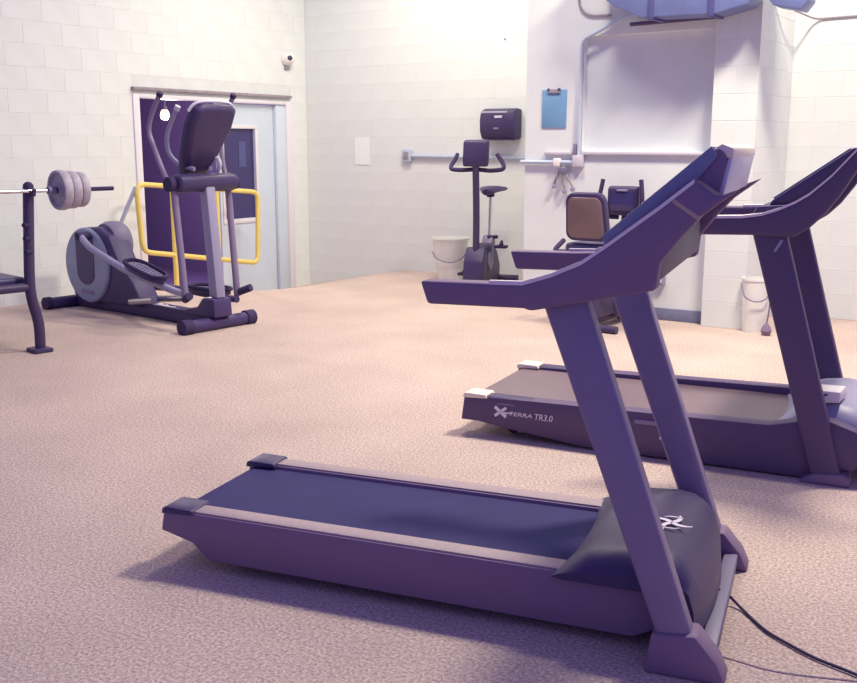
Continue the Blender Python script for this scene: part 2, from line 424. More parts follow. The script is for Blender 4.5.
# console: sloping display between the arms, dark shell behind, pale back and cap
MB().prism([(1.49, 1.150), (1.50, 1.185), (1.762, 1.414), (1.785, 1.405), (1.795, 1.385), (1.776, 1.296), (1.755, 1.294), (1.715, 1.30), (1.56, 1.16)], -.40, .40).build('console', 'black_m', t1, .008)
MB().hexa([(1.502, -.385, 1.178), (1.766, -.385, 1.405), (1.766, .385, 1.405), (1.502, .385, 1.178),
           (1.494, -.385, 1.190), (1.758, -.385, 1.417), (1.758, .385, 1.417), (1.494, .385, 1.190)]).build('display', 'display', t1, .003)
MB().prism([(1.795, 1.387), (1.806, 1.392), (1.788, 1.292), (1.776, 1.296)], -.39, .39).build('console_back', 'lgrey', t1, .002)
MB().prism([(1.765, 1.414), (1.78, 1.424), (1.808, 1.412), (1.808, 1.388), (1.79, 1.388)], -.392, .395).build('top_cap', 'cream', t1, .004)
for s_ in (-1, 1):
    ye = sorted((s_ * .400, s_ * .408))
    MB().prism([(1.50, 1.155), (1.492, 1.188), (1.756, 1.418), (1.772, 1.394), (1.728, 1.338), (1.62, 1.245), (1.54, 1.175)], *ye).build('blue_lit_end', 'lit_end', t1, .002)  # strip added at each end, coloured like the blue-lit display face
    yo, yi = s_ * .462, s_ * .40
    MB().hexa([(1.672, yo, 1.280), (1.738, yo, 1.236), (1.782, yi, 1.288), (1.722, yi, 1.326), (1.676, yo, 1.288), (1.742, yo, 1.244), (1.786, yi, 1.300), (1.726, yi, 1.340)]).build('arm_highlight', 'arm_glint', t1, .003)  # panel shaped and coloured to give the arm its warm highlight
MB().prism([(1.47, 1.07), (1.52, 1.17), (1.66, 1.24), (1.645, 1.075)], -.40, .40).build('console_housing', 'black', t1, .008)
EMZ = .2905
# emblem on the hood: four curved strokes crossing
m = MB()
def ribbon(m, pts, wd, z):
    n = len(pts); vs_ = []
    for i in range(n):
        p = Vector(pts[i]); d = (Vector(pts[min(i+1, n-1)]) - Vector(pts[max(i-1, 0)])).normalized(); q = Vector((-d.y, d.x)) * wd[i] / 2
        vs_ += [(p.x + q.x, p.y + q.y, z), (p.x - q.x, p.y - q.y, z), (p.x + q.x, p.y + q.y, z + .002), (p.x - q.x, p.y - q.y, z + .002)]
    fs = []
    for i in range(n - 1):
        a, b = i*4, (i+1)*4; fs += [(a, b, b+1, a+1), (a+2, a+3, b+3, b+2), (a, a+2, b+2, b), (a+1, b+1, b+3, a+3)]
    fs += [(0, 1, 3, 2), ((n-1)*4, (n-1)*4+2, (n-1)*4+3, (n-1)*4+1)]
    m.add(vs_, fs)
for k in range(4):
    a0 = R(45 + 90 * k); pts = []
    for j in range(7):
        r_ = .004 + .062 * j / 6; a = a0 + .55 * (j / 6) ** 1.5; pts.append((1.660 + r_ * math.cos(a), -.045 + r_ * math.sin(a)))
    ribbon(m, pts, [.014, .016, .016, .014, .011, .008, .003], EMZ)
for k in range(2):
    a0 = R(90 + 180 * k)
    ribbon(m, [(1.660 + (.05) * math.cos(a0 + d), -.045 + (.05) * math.sin(a0 + d)) for d in (-.6, -.3, 0, .3, .6)], [.002, .006, .007, .006, .002], EMZ)
m.build('emblem', 'print', t1, smooth=False)
t1.children[-1]['label'] = 'white curved X emblem'
MB().box((1.757, -.30, .05), (1.785, .30, .075)).build('hood_lip', 'black_m', t1, .004)

# far treadmill
t2 = frame('treadmill', 26, -1.96, 4.845)
tag(t2, 'black treadmill with white end caps and white lettering along its side', 'treadmill')
C2 = dict(hd=.42, rw=.085, zt=.20, strip_end=1.46, m_side='sidedark', m_strip='black', m_cap='cream', m_belt='belt2', m_hood='grey', belt_end=1.5,
          side=[(0, .20), (-.017, .073), (.076, .073), (.194, .057), (.60, .012), (1.60, .008), (1.80, .06), (1.86, .16), (1.80, .235), (1.70, .268), (1.60, .262), (1.45, .225)],
          hood=[(1.44, .19), (1.47, .228), (1.54, .275), (1.62, .305), (1.72, .318), (1.80, .305), (1.86, .268), (1.895, .215), (1.91, .15), (1.915, .07), (1.50, .07)],
          tail=1, hw=.345, uy=.455, ut=.075, m_up='sidedark',
          upright=[(1.333, 1.06), (1.47, 1.06), (1.758, .03), (1.635, .03)],
          boot=[(1.585, 0), (1.65, .045), (1.765, .055), (1.79, .035), (1.80, 0)],
          ay=.47, m_arm='sidedark',
          arm=[(1.00, 1.115), (1.134, 1.116), (1.291, 1.122), (1.37, 1.134), (1.438, 1.158), (1.50, 1.188), (1.552, 1.222), (1.63, 1.295), (1.716, 1.398), (1.78, 1.475),
               (1.80, 1.44), (1.76, 1.375), (1.722, 1.314), (1.67, 1.222), (1.615, 1.142), (1.56, 1.085), (1.50, 1.045), (1.333, 1.048), (1.03, 1.040)],
          m_trim='silver', trim=[(1.16, 1.117), (1.291, 1.122), (1.37, 1.134), (1.438, 1.158), (1.50, 1.188), (1.552, 1.222), (1.63, 1.295), (1.716, 1.398)],
          bar=(1.72, 1.79))
hood2 = treadmill(t2, C2)
MB().prism([(1.385, 1.165), (1.395, 1.190), (1.70, 1.410), (1.75, 1.405), (1.73, 1.34), (1.60, 1.22), (1.44, 1.15)], -.38, .38).build('console', 'black', t2, .008)
MB().hexa([(1.405, -.36, 1.193), (1.692, -.36, 1.40), (1.692, .36, 1.40), (1.405, .36, 1.193),
           (1.398, -.36, 1.201), (1.685, -.36, 1.408), (1.685, .36, 1.408), (1.398, .36, 1.201)]).build('display', 'display', t2, .003)
MB().prism([(1.30, 1.08), (1.34, 1.165), (1.52, 1.18), (1.50, 1.08)], -.41, .41).build('console_housing', 'black', t2, .008)
# print on the near side: y = -hd, text faces -y
Mtxt = lambda x, z: Matrix.Translation((x, -.4215, z)) @ Matrix.Rotation(R(90), 4, 'X')
m = MB()
for (p, q, wd) in [((.165, .112), (.225, .158), .014), ((.165, .158), (.225, .112), .017)]:
    d = (Vector(q) - Vector(p)).normalized(); nn = Vector((-d.y, d.x)) * wd / 2
    P_ = [Vector(p) + nn, Vector(p) - nn, Vector(q) - nn, Vector(q) + nn]
    m.prism([(v.x, v.y) for v in P_], -.4222, -.4195)
m.prism([(.205, .127), (.26, .131), (.26, .135), (.205, .137)], -.4222, -.4195)
m.build('brand_mark', 'print', t2, smooth=False)
text('TERRA', .036, t2, 'brand_lettering', 'print', Mtxt(.236, .122) @ Matrix.Diagonal((1.15, .8, 1, 1)), .2)
text('TR3.0', .046, t2, 'model_lettering', 'print', Mtxt(.368, .116) @ Matrix.Diagonal((.85, .95, 1, 1)), .2)
m = MB()
for k in range(7): m.box((.18 + k * .013, -.4215, .172), (.189 + k * .013, -.4195, .177))
m.build('fine_print', 'grey', t2, smooth=False)
MB().box((.86, -.428, .160), (1.02, -.418, .182)).build('side_latch', 'steel', t2, .004)
MB().lathe([(.008, 0), (.008, .006)], 12, Matrix.Translation((.985, -.4185, .105)) @ Matrix.Rotation(R(90), 4, 'X')).build('screw_cap', 'lgrey', t2)
# white tag lying over the hood and the small light bar under the handrail
m = MB(); m.hexa([(1.60, -.30, .312), (1.72, -.30, .325), (1.74, -.16, .328), (1.62, -.16, .316), (1.60, -.30, .372), (1.72, -.30, .372), (1.735, -.16, .372), (1.615, -.16, .37)])
m.build('instruction_tag', 'white', t2, .004)
MB().prism([(1.645, .352), (1.668, .362), (1.672, .356), (1.65, .346)], -.303, -.300).build('tag_mark', 'dprint', t2, smooth=False)
MB().prism([(1.425, .985), (1.452, 1.035), (1.462, 1.03), (1.436, .98)], -.459, -.454).build('light_bar', 'grey', t2, smooth=False)

# power cord on the floor
def fl(px, py, z=0.0):            # a floor point as the camera sees it
    f = 1000.; th = math.atan(.1965); u = (px - 428.5) / f; v = -(py - 341.5) / f
    d = Vector((u, math.cos(th) + v * math.sin(th), v * math.cos(th) - math.sin(th)))
    return Vector((0, 0, CAM_H)) + d * ((z - CAM_H) / d.z)
pts = [fl(703, 583, .085), fl(713, 587, .08), fl(727, 594, .035), fl(742, 609, .008), fl(765, 630, .007), fl(790, 645, .007), fl(815, 658, .007), fl(840, 668, .007), fl(857, 675, .007), fl(890, 690, .007), fl(940, 706, .007)]
cord = MB().tube(smooth_pts(pts, 6), .0045, 8).build('power_cord', 'rubber')
tag(cord, 'thin dark power cord curving across the carpet away from the treadmill', 'cord')
seam = MB().tube(smooth_pts([fl(714, 655, .0), fl(735, 661, .0), fl(770, 671, .0), (fl(810, 677, .0)), fl(857, 682, 0), fl(900, 690, 0)], 5), .004, 6, flat=.6)
o = seam.build('carpet_seam', 'strip'); o.parent = floor; o.matrix_parent_inverse = (Matrix.Translation(CORNER) @ Matrix.Rotation(ROOM_RZ, 4, 'Z')).inverted()

# ------------------------------------------------------------------ elliptical trainer
el = frame('elliptical_trainer', 39, -8.11, 4.98)
tag(el, 'dark elliptical trainer with a grey flywheel disc standing before the yellow rail', 'elliptical')
def rod(name, m, parent, pts, r, seg=12, cap=None):
    return MB().tube(pts, r, seg).build(name, m, parent)
rb = MB().tube([(.03, -.34, .05), (.03, .34, .05)], .05, 14).build('rear_stabilizer', 'shroud', el)
for s in (-1, 1): MB().tube([(.03, s * .30, .052), (.03, s * .355, .052)], .057, 14).build('end_cap', 'rubber', rb)
fb = MB().tube([(1.95, -.34, .05), (1.95, .34, .05)], .05, 14).build('front_stabilizer', 'shroud', el)
for s in (-1, 1): MB().tube([(1.95, s * .27, .052), (1.95, s * .355, .052)], .06, 14).build('end_cap', 'rubber', fb)
MB().prism([(.03, .008), (.03, .09), (.25, .13), (1.9, .12), (1.98, .09), (1.98, .01)], -.055, .055).build('base_beam', 'shroud', el, .012)
# flywheel housing: shroud body with the grey disc and its U-shaped slot on both sides
MB().prism([(.10, .10), (.02, .30), (.04, .48), (.15, .64), (.32, .72), (.52, .73), (.66, .66), (.78, .46), (.98, .28), (1.08, .14), (1.05, .09), (.3, .08)], -.10, .10).build('flywheel_shroud', 'shroud', el, .02, 3)
cx, cz, rr = .35, .395, .325
for s in (-1, 1):
    M = Matrix.Translation((cx, s * .098, cz)) @ Matrix.Rotation(R(90 if s < 0 else -90), 4, 'X')
    dsc = MB().lathe([(rr, 0), (rr, .02), (rr - .015, .032), (.0005, .034)], 40, M).build('flywheel_disc', 'disc', el)
    ys = sorted((s * .131, s * .136))
    u = [(cx - .13, cz + .28), (cx - .13, cz - .06)] + [(cx - .13 * math.cos(a), cz - .06 - .11 * math.sin(a)) for a in [math.pi * i / 10 for i in range(11)]] + [(cx + .13, cz + .26)]
    MB().prism(u, *ys).build('disc_slot', 'shroud', dsc, smooth=False)
    MB().box((cx - .08, ys[0], cz - .25), (cx + .10, ys[1], cz - .215)).build('disc_badge', 'steel', dsc, smooth=False)
# shiny cover behind the flywheel
m = MB(); m.lathe([(.02, -.09), (.17, -.085), (.19, -.04), (.19, .04), (.17, .085), (.02, .09)], 28, Matrix.Translation((.50, .06, .585)) @ Matrix.Rotation(R(90), 4, 'X'))
m.build('top_cover', 'hub', el)
# pedal arms, pedals
for s, pz, px_ in ((-1, .40, 1.42), (1, .20, 1.52)):
    y = s * .24
    bar = [(.42, y * .85, .655 if s < 0 else .20), (.60, y, .575 if s < 0 else .19), (1.10, y, pz + .02), (1.70, y, pz - .09 if s < 0 else .2), (1.90, y, .29 if s < 0 else .20)]
    MB().tube(fillet(bar, .06), .028, 10).build('pedal_arm', 'grey' if s < 0 else 'shroud', el)
    # pedal: oval tray with rim and tread dots
    ang = R(14) if s < 0 else 0
    Mp = Matrix.Translation((px_, y * 1.15, pz + .045)) @ Matrix.Rotation(ang, 4, 'Y')
    out = [(.22 * math.copysign(abs(math.cos(a)) ** .7, math.cos(a)), .09 * math.copysign(abs(math.sin(a)) ** .7, math.sin(a))) for a in [2 * math.pi * i / 28 for i in range(28)]]
    m = MB(); m.prism(out, -.03, .0, 'z'); ped = m.build('pedal', 'shroud', el, .006); ped.matrix_local = Mp
    m = MB(); m.tube([(x * 1.02, q * 1.03, .016) for x, q in out], .016, 8, closed=True); m.build('rim', 'rubber', ped)
    m = MB(); m.prism([(x * .88, q * .85) for x, q in out], .0, .006, 'z'); trd = m.build('tread', 'tread', ped)
    m = MB()
    for i in range(-4, 5):
        for j in (-1, 0, 1):
            m.lathe([(.009, .005), (.007, .010)], 6, Matrix.Translation((i * .038 + (.019 if j else 0), j * .035, 0)))
    m.build('tread_studs', 'shroud', ped, smooth=False)
    MB().tube([(.42, s * .12, .655 if s < 0 else .20), (.42, s * .24, .655 if s < 0 else .20)], .035, 12).build('crank_pin', 'rubber', el)
# chrome linkage between the pedals
for (p, q, r_) in [((.95, -.10, .13), (1.35, -.16, .19), .03), ((1.05, .10, .14), (1.42, .12, .18), .03)]:
    MB().tube([p, q], r_, 10).build('glide_rail', 'chrome', el)
MB().prism([(1.60, .10), (1.65, .14), (1.80, .17), (1.87, .25), (2.015, .25), (2.025, .10)], -.09, .09).build('mast_foot', 'shroud', el, .02)
# mast
MB().prism([(1.905, .25), (2.005, .25), (1.925, 1.15), (1.835, 1.15)], -.045, .045).build('mast', 'grey', el, .015)
MB().prism([(1.78, 1.09), (1.78, 1.17), (1.84, 1.21), (1.93, 1.19), (1.94, 1.11), (1.88, 1.06)], -.28, .28).build('pivot_housing', 'black', el, .03, 3)
# console head: seen from behind
m = MB()
ring = [(-.10, 1.18), (-.16, 1.32), (-.21, 1.56), (-.20, 1.69), (-.14, 1.725), (.14, 1.725), (.20, 1.69), (.21, 1.56), (.16, 1.32), (.10, 1.18)]
vs_ = []; off = lambda z: 2.03 + (z - 1.72) * .58
for d, sc in ((-.05, 1.0), (.02, .97), (.06, .8)):
    for y, z in ring:
        zz = 1.47 + (z - 1.47) * sc; vs_.append((off(zz) + d, y * sc, zz))
n = len(ring); fs = [tuple(range(n)), tuple(range(3*n-1, 2*n-1, -1))]
for l in range(2):
    for i in range(n): fs.append((l*n+i, l*n+(i+1) % n, (l+1)*n+(i+1) % n, (l+1)*n+i))
m.add(vs_, fs); con = m.build('console', 'black', el, .012)
MB().tube(smooth_pts([(off(1.66) - .03, -.212, 1.665), (off(1.71) - .03, -.18, 1.715), (off(1.74) - .03, -.1, 1.738), (off(1.74) - .03, .1, 1.738), (off(1.71) - .03, .18, 1.715), (off(1.66) - .03, .212, 1.665)], 4), .012, 8).build('silver_rim', 'lgrey', con)
MB().tube(smooth_pts([(off(1.35) + .08, .10, 1.33), (off(1.3) + .10, .13, 1.27), (off(1.26) + .08, .14, 1.22)], 4), .018, 8).build('bottle_clip', 'lgrey', con)
# moving handles with their lower arms
for s, dx in ((-1, 0.0), (1, .06)):
    y = s * .27
    up = [(1.82, y, 1.13), (1.73, y, 1.19), (1.60, y, 1.42), (1.555, y, 1.53), (1.60, y * .98, 1.66), (1.68, y * .94, 1.78)]
    if s > 0: up = [(1.80, y, 1.14), (1.76, y, 1.25), (1.74, y, 1.42), (1.78, y, 1.56), (1.84, y, 1.68), (1.90, y, 1.78)]
    MB().tube(smooth_pts(up, 5), .019, 10).build('swing_handle', 'steel', el)
    MB().tube([up[-1], tuple(Vector(up[-1]) + (Vector(up[-1]) - Vector(up[-2])).normalized() * .03)], .024, 10).build('grip_cap', 'rubber', el)
    MB().tube([(1.82, y, 1.17), (1.905, y, .28)] if s < 0 else [(1.80, y, 1.15), (1.87, y, .22)], .027, 12).build('swing_arm', 'steel', el)
    MB().tube([(1.83, s * .22, 1.13), (1.83, s * .33, 1.13)], .055, 14).build('pivot_cap', 'rubber', el)
    MB().tube([(1.90, y, .26), (2.0, y * 1.12, .30)], .03, 10).build('arm_end', 'rubber', el)
# fixed handles
for s in (-1, 1):
    pts = smooth_pts([(1.84, s * .08, 1.24), (1.72, s * .12, 1.27), (1.63, s * .15, 1.36), (1.62, s * .155, 1.48), (1.68, s * .15, 1.60), (1.73, s * .14, 1.68)], 5)
    MB().tube(pts, .017, 10).build('fixed_handle', 'grey', el)
    MB().tube(pts[-1:] + [pts[-1] + (pts[-1] - pts[-2]).normalized() * .035], .022, 10).build('handle_tip', 'lgrey', el)

# ------------------------------------------------------------------ weight bench, barbell, plates
BA = R(47)                                  # direction of the bar seen from above
bx, by = -2.73, 6.846                       # foot of the upright in view
bench = empty('weight_bench', (bx, by, 0), BA)      # local x = along the bar, local y = away
tag(bench, 'dark steel weight bench with peg uprights beside the concrete block wall', 'weight bench')
for k, x in enumerate((0.0, -.62)):
    up = MB(); up.tube(smooth_pts([(x + .02, 0, .02), (x + .02, 0, .20), (x - .015, 0, .38), (x - .02, 0, .52), (x + .0, 0, .85), (x + .02, 0, 1.14)], 5), .036, 12)
    u_ = up.build('upright', 'dsteel', bench)
    MB().lathe([(.036, 0), (.034, .02), (.02, .036), (.002, .042)], 14, Matrix.Translation((x + .02, 0, 1.135))).build('upright_cap', 'rubber', u_)
    MB().box((x - .05, -.075, 0), (x + .08, .075, .03)).build('foot_plate', 'dsteel', bench, .008)
    for z in (.70, .79, .88): MB().tube([(x, -.02, z), (x - .06, -.055, z + .01)], .015, 8).build('rack_peg', 'rubber', u_)
    MB().tube([(x + .015, -.02, 1.085), (x + .015, -.085, 1.09), (x + .015, -.095, 1.13)], .014, 8).build('bar_hook', 'dsteel', u_)
MB().tube([(-.65, 0, .46), (0, 0, .46)], .03, 10).build('crossbar', 'dsteel', bench)
MB().tube([(-.31, 0, .43), (-.31, 1.1, .40), (-.31, 1.15, .02)], .03, 10).build('spine', 'dsteel', bench)
MB().box((-.60, 1.11, 0), (-.02, 1.17, .05)).build('rear_foot', 'dsteel', bench, .008)
MB().prism([(-.62, .47), (-.60, .525), (-.02, .525), (.0, .47)], .06, 1.10).build('pad', 'vinyl', bench, .02, 3)
BZ = 1.115
bar = empty('barbell', (bx, by, BZ), BA)
tag(bar, 'chrome barbell racked across the weight bench uprights', 'barbell')
bo = -.055
MB().tube([(-1.18, bo, 0), (.15, bo, 0)], .0125, 12).build('shaft', 'chrome', bar)
MB().tube([(.13, bo, 0), (.18, bo, 0)], .028, 14).build('collar', 'hub', bar)
MB().tube([(.18, bo, 0), (.62, bo, 0)], .015, 12).build('sleeve', 'rubber', bar)
def plate(x, r_, th, label):
    p = empty('weight_plate', tuple(Vector((bx, by, BZ)) + Vector((math.cos(BA) * x - math.sin(BA) * bo, math.sin(BA) * x + math.cos(BA) * bo, 0))), BA)
    M = Matrix.Rotation(R(90), 4, 'Y')
    h = th / 2
    MB().lathe([(.017, -h * .8), (.045, -h * .8), (.05, -h * .45), (r_ * .78, -h * .45), (r_ * .84, -h), (r_ - .006, -h), (r_, -h * .6), (r_, h * .6), (r_ - .006, h), (r_ * .84, h), (r_ * .78, h * .45), (.05, h * .45), (.045, h * .8), (.017, h * .8)], 36, M).build('disc', 'plate', p)
    MB().lathe([(.017, -h * .85), (.03, -h * .85), (.03, h * .85), (.017, h * .85)], 20, M).build('bore', 'hub', p)
    return tag(p, label, 'weight plate', 'plates on the barbell')
plate(.222, .138, .062, 'largest grey weight plate, against the barbell collar')
plate(.292, .130, .062, 'grey weight plate between two others on the barbell')
plate(.360, .122, .055, 'smallest grey weight plate, nearest the bare end of the barbell')

# ------------------------------------------------------------------ yellow handrail by the door
rail_t = .40
hr = place(empty('handrail')); tag(hr, 'yellow pipe handrail in front of the double door', 'handrail')
def hrp(s, z, t=rail_t): return (t, s, z)
loop = [hrp(-2.976, 1.056), hrp(-1.31, .917), hrp(-1.346, .144), hrp(-2.937, .404)]
MB().tube(fillet(loop, .10, 5, True), .026, 10, closed=True).build('rail_loop', 'yellow', hr)
for s_, zt_ in ((-2.53, 1.02), (-1.93, .97)):
    MB().tube([hrp(s_, floor_z(s_, rail_t) - .005), hrp(s_, zt_)], .026, 10).build('post', 'yellow', hr)
    MB().lathe([(.055, 0), (.055, .012), (.028, .016)], 16, Matrix.Translation(hrp(s_, floor_z(s_, rail_t)))).build('post_flange', 'yellow', hr)
br = MB().tube([(rail_t, -2.98, 1.03), (.03, -3.10, .30)], .02, 10).build('slant_tube', 'conduit', hr)  # pale blue tube slanting from the rail corner down to the wall
br['label'] = 'pale blue slanting tube'

# ------------------------------------------------------------------ upright exercise bike
bk = empty('exercise_bike', (.60, 10.2, 0), -R(109.6))
tag(bk, 'upright exercise bike with a small saddle in front of the white bin', 'exercise bike')
MB().tube([(.52, -.24, .035), (.52, .24, .035)], .035, 12).build('front_stabilizer', 'dsteel', bk)
MB().tube([(-.42, -.22, .035), (-.42, .22, .035)], .035, 12).build('rear_stabilizer', 'dsteel', bk)
MB().box((-.42, -.03, .02), (.52, .03, .075)).build('base_beam', 'dsteel', bk, .01)
MB().prism([(-.22, .07), (-.24, .20), (-.12, .36), (.02, .44), (.20, .46), (.36, .42), (.46, .30), (.48, .07)], -.075, .075).build('drive_shroud', 'black', bk, .025, 3)
MB().prism([(-.14, .36), (-.10, .50), (-.02, .52), (.05, .42)], -.055, .055).build('seat_tube', 'steel', bk, .015)
MB().tube(smooth_pts([(.42, 0, .12), (.395, 0, .50), (.40, 0, .85), (.43, 0, 1.22)], 5), .034, 12).build('mast', 'dsteel', bk)
MB().prism([(.32, .06), (.34, .42), (.40, .44), (.50, .30), (.53, .06)], -.10, .10).build('mast_foot', 'black', bk, .02)
MB().tube([(-.06, 0, .48), (-.10, 0, .93)], .015, 12).build('seat_post', 'chrome', bk)
MB().tube([(.0, .0, .50), (-.06, .09, .50)], .018, 10).build('adjuster_knob', 'rubber', bk)
m = MB(); vs_ = []; n = 14
for i in range(n):
    u = i / (n - 1); x = -.22 + .30 * u; wd = .125 * (1 - u) ** .7 + .028; zc = .97 + .012 * math.cos(u * 3)
    for k in range(10):
        a = 2 * math.pi * k / 10; vs_.append((x, wd * math.cos(a), zc + (.036 if math.sin(a) < 0 else .028) * math.sin(a)))
fs = [(i*10+k, i*10+(k+1) % 10, (i+1)*10+(k+1) % 10, (i+1)*10+k) for i in range(n-1) for k in range(10)] + [tuple(range(10)), tuple((n-1)*10+k for k in range(9, -1, -1))]
m.add(vs_, fs).build('saddle', 'black', bk)
MB().box((-.15, -.03, .90), (-.05, .03, .945)).build('saddle_clamp', 'rubber', bk, .008)
MB().prism([(.40, 1.215), (.385, 1.30), (.36, 1.44), (.39, 1.475), (.45, 1.46), (.475, 1.30), (.47, 1.215)], -.125, .125).build('console', 'black', bk, .03, 3)
hb = [(.41, 0, 1.19), (.41, -.14, 1.18), (.40, -.255, 1.185), (.34, -.285, 1.21), (.24, -.265, 1.29), (.20, -.26, 1.33)]
MB().tube(fillet(hb, .05), .021, 10).build('handlebar', 'rubber', bk)
hb = [(.41, 0, 1.19), (.41, .14, 1.18), (.40, .255, 1.185), (.34, .285, 1.21), (.24, .265, 1.27), (.20, .26, 1.30)]
hb = [(.41, 0, 1.19), (.41, .14, 1.175), (.42, .28, 1.19), (.33, .25, 1.24), (.27, .17, 1.33)]
MB().tube(fillet(hb, .05), .021, 10).build('handlebar', 'rubber', bk)
for s, a in ((1, R(-35)), (-1, R(145))):
    ex, ez = .16 + .17 * math.sin(a) * .4, .28 + .17 * math.cos(a)
    MB().tube([(.16, s * .09, .28), (ex, s * .10, ez)], .016, 8).build('crank', 'hub', bk)
    MB().box((ex - .05, min(s * .12, s * .24), ez - .014), (ex + .05, max(s * .12, s * .24), ez + .014)).build('pedal', 'rubber', bk, .006)
    MB().tube([(ex - .05, s * .18, ez), (ex - .02, s * .18, ez + .055), (ex + .05, s * .18, ez + .02)], .012, 6).build('toe_strap', 'rubber', bk)
    MB().lathe([(.09, 0), (.09, .012), (.03, .018)], 20, Matrix.Translation((.16, s * .075, .28)) @ Matrix.Rotation(R(-90 * s), 4, 'X')).build('crank_cover', 'steel', bk)

# ------------------------------------------------------------------ recumbent bike
rc = empty('recumbent_bike', (1.24, 7.68, 0), R(54.2))
tag(rc, 'recumbent exercise bike with a padded seat back standing in front of the bay wall', 'exercise bike')
MB().tube([(-.02, -.26, .03), (-.02, .24, .03)], .03, 12).build('rear_stabilizer', 'dsteel', rc)
MB().tube([(.68, -.20, .03), (.68, .20, .03)], .03, 12).build('front_stabilizer', 'dsteel', rc)
MB().box((-.02, -.04, .04), (.68, .04, .12)).build('base_beam', 'dsteel', rc, .01)
MB().prism([(-.06, .10), (-.10, .34), (.26, .40), (.30, .10)], -.09, .09).build('seat_rail', 'black', rc, .015)
MB().prism([(.30, .07), (.28, .30), (.36, .48), (.50, .56), (.64, .48), (.70, .28), (.70, .07)], -.10, .10).build('drive_shroud', 'black', rc, .03, 3)
MB().prism([(-.10, .38), (-.10, .60), (-.04, .64), (.06, .60), (.12, .38)], -.05, .05).build('seat_post', 'dsteel', rc, .01)
MB().box((-.06, -.19, .60), (.30, .19, .68)).build('seat_pad', 'vinyl', rc, .03, 3)
def rrect(w_, h_, r_, n=5, top=1.0):
    pts = []
    for cx_, cy_, a0 in ((w_ - r_, h_ - r_, 0), (-w_ + r_, h_ - r_, 90), (-w_ + r_, -h_ + r_, 180), (w_ - r_, -h_ + r_, 270)):
        for k in range(n + 1):
            a = R(a0 + 90 * k / n); x = cx_ + r_ * math.cos(a); y = cy_ + r_ * math.sin(a); pts.append((x * (1 + (top - 1) * (y / h_ + 1) / 2), y))
    return pts
Mb = Matrix.Translation((-.06, 0, .885)) @ Matrix.Rotation(R(-10), 4, 'Y')
o = MB().prism(rrect(.182, .185, .07, top=.88), -.03, .03, 'x').build('seat_back', 'black', rc, .012, 2); o.matrix_local = Mb
p_ = MB().prism(rrect(.156, .157, .06, top=.88), -.046, -.028, 'x').build('back_panel', 'pad', o, .008, 2)
for s in (1, -1):
    MB().tube(fillet([(-.02, -s * .10, .62), (-.03, s * .27, .60), (.05, s * .33, .61), (.19, s * .33, .67)], .05), .02, 10).build('side_handle', 'rubber', rc)
MB().tube(smooth_pts([(.62, 0, .46), (.61, 0, .70), (.63, 0, .88)], 5), .035, 12).build('mast', 'dsteel', rc)
MB().prism([(.56, .855), (.545, .95), (.55, 1.08), (.58, 1.10), (.63, 1.08), (.65, .88)], -.135, .135).build('console', 'black', rc, .025, 3)
MB().prism([(.545, .90), (.538, .95), (.542, 1.05), (.55, 1.05), (.548, .95), (.552, .90)], -.10, .10).build('screen', 'glassdark', rc, smooth=False)
MB().box((.532, -.045, 1.055), (.56, .045, 1.07)).build('screen_badge', 'grey', rc, .002)
for s in (-1, 1):
    MB().tube(smooth_pts([(.62, s * .06, .84), (.56, s * .15, .86), (.52, s * .185, .98), (.53, s * .165, 1.15)], 5), .018, 10).build('handlebar', 'rubber', rc)
    a = R(60 if s < 0 else 240); ex, ez = .48 + .15 * math.cos(a), .32 + .15 * math.sin(a)
    MB().tube([(.48, s * .11, .32), (ex, s * .13, ez)], .016, 8).build('crank', 'chrome', rc)
    MB().box((ex - .05, min(s * .14, s * .24), ez - .015), (ex + .05, max(s * .14, s * .24), ez + .015)).build('pedal', 'rubber', rc, .006)
MB().tube([(.60, -.02, .86), (.50, -.26, .82)], .018, 8).build('resistance_lever', 'rubber', rc)

# ------------------------------------------------------------------ bins
def bin_(root, r0, r1, h, sq=.75, seg=32):
    m = MB(); vs_ = []
    prof = [(r0, 0), (r0 * 1.02, .015), (r1, h - .02), (r1 * 1.06, h - .018), (r1 * 1.06, h), (r1 * .98, h), (r0 * .95, .02), (.01, .018)]
    for r_, z in prof:
        for k in range(seg):
            a = 2 * math.pi * k / seg; c, s = math.cos(a), math.sin(a)
            vs_.append((r_ * math.copysign(abs(c) ** sq, c), r_ * .85 * math.copysign(abs(s) ** sq, s), z))
    n = len(prof); fs = [(i*seg+k, i*seg+(k+1) % seg, (i+1)*seg+(k+1) % seg, (i+1)*seg+k) for i in range(n-1) for k in range(seg)] + [tuple(range(seg-1, -1, -1)), tuple(range((n-1)*seg, n*seg))]
    m.add(vs_, fs); return m.build('body', 'whitebag', root, ang=50)
b1 = empty('waste_bin', (.235, 10.72, 0), R(-12)); tag(b1, 'white waste bin with a drooping wire handle beside the upright bike', 'bin')
bin_(b1, .135, .19, .45)
MB().tube(smooth_pts([(-.19, -.05, .30), (-.12, -.165, .24), (.02, -.18, .20), (.14, -.155, .235), (.19, -.05, .30)], 5), .006, 6).build('handle', 'hub', b1)
b2 = empty('bucket', (2.52, 7.62, 0), R(-20)); tag(b2, 'white bucket at the foot of the pillar', 'bucket')
bin_(b2, .085, .105, .42, 1.0)
MB().tube(smooth_pts([(-.112, -.02, .38), (-.08, -.095, .29), (.0, -.11, .25), (.08, -.095, .28), (.112, -.02, .38)], 5), .005, 6).build('handle', 'hub', b2)
b3 = empty('cord_end', (2.565, 7.47, 0), R(-20)); tag(b3, 'small black cord end hanging beside the white bucket', 'cord')
MB().tube(smooth_pts([(.03, .02, .42), (.02, .0, .30), (.012, 0, .20), (.0, 0, .09)], 4), .006, 6).build('cord', 'black_m', b3)
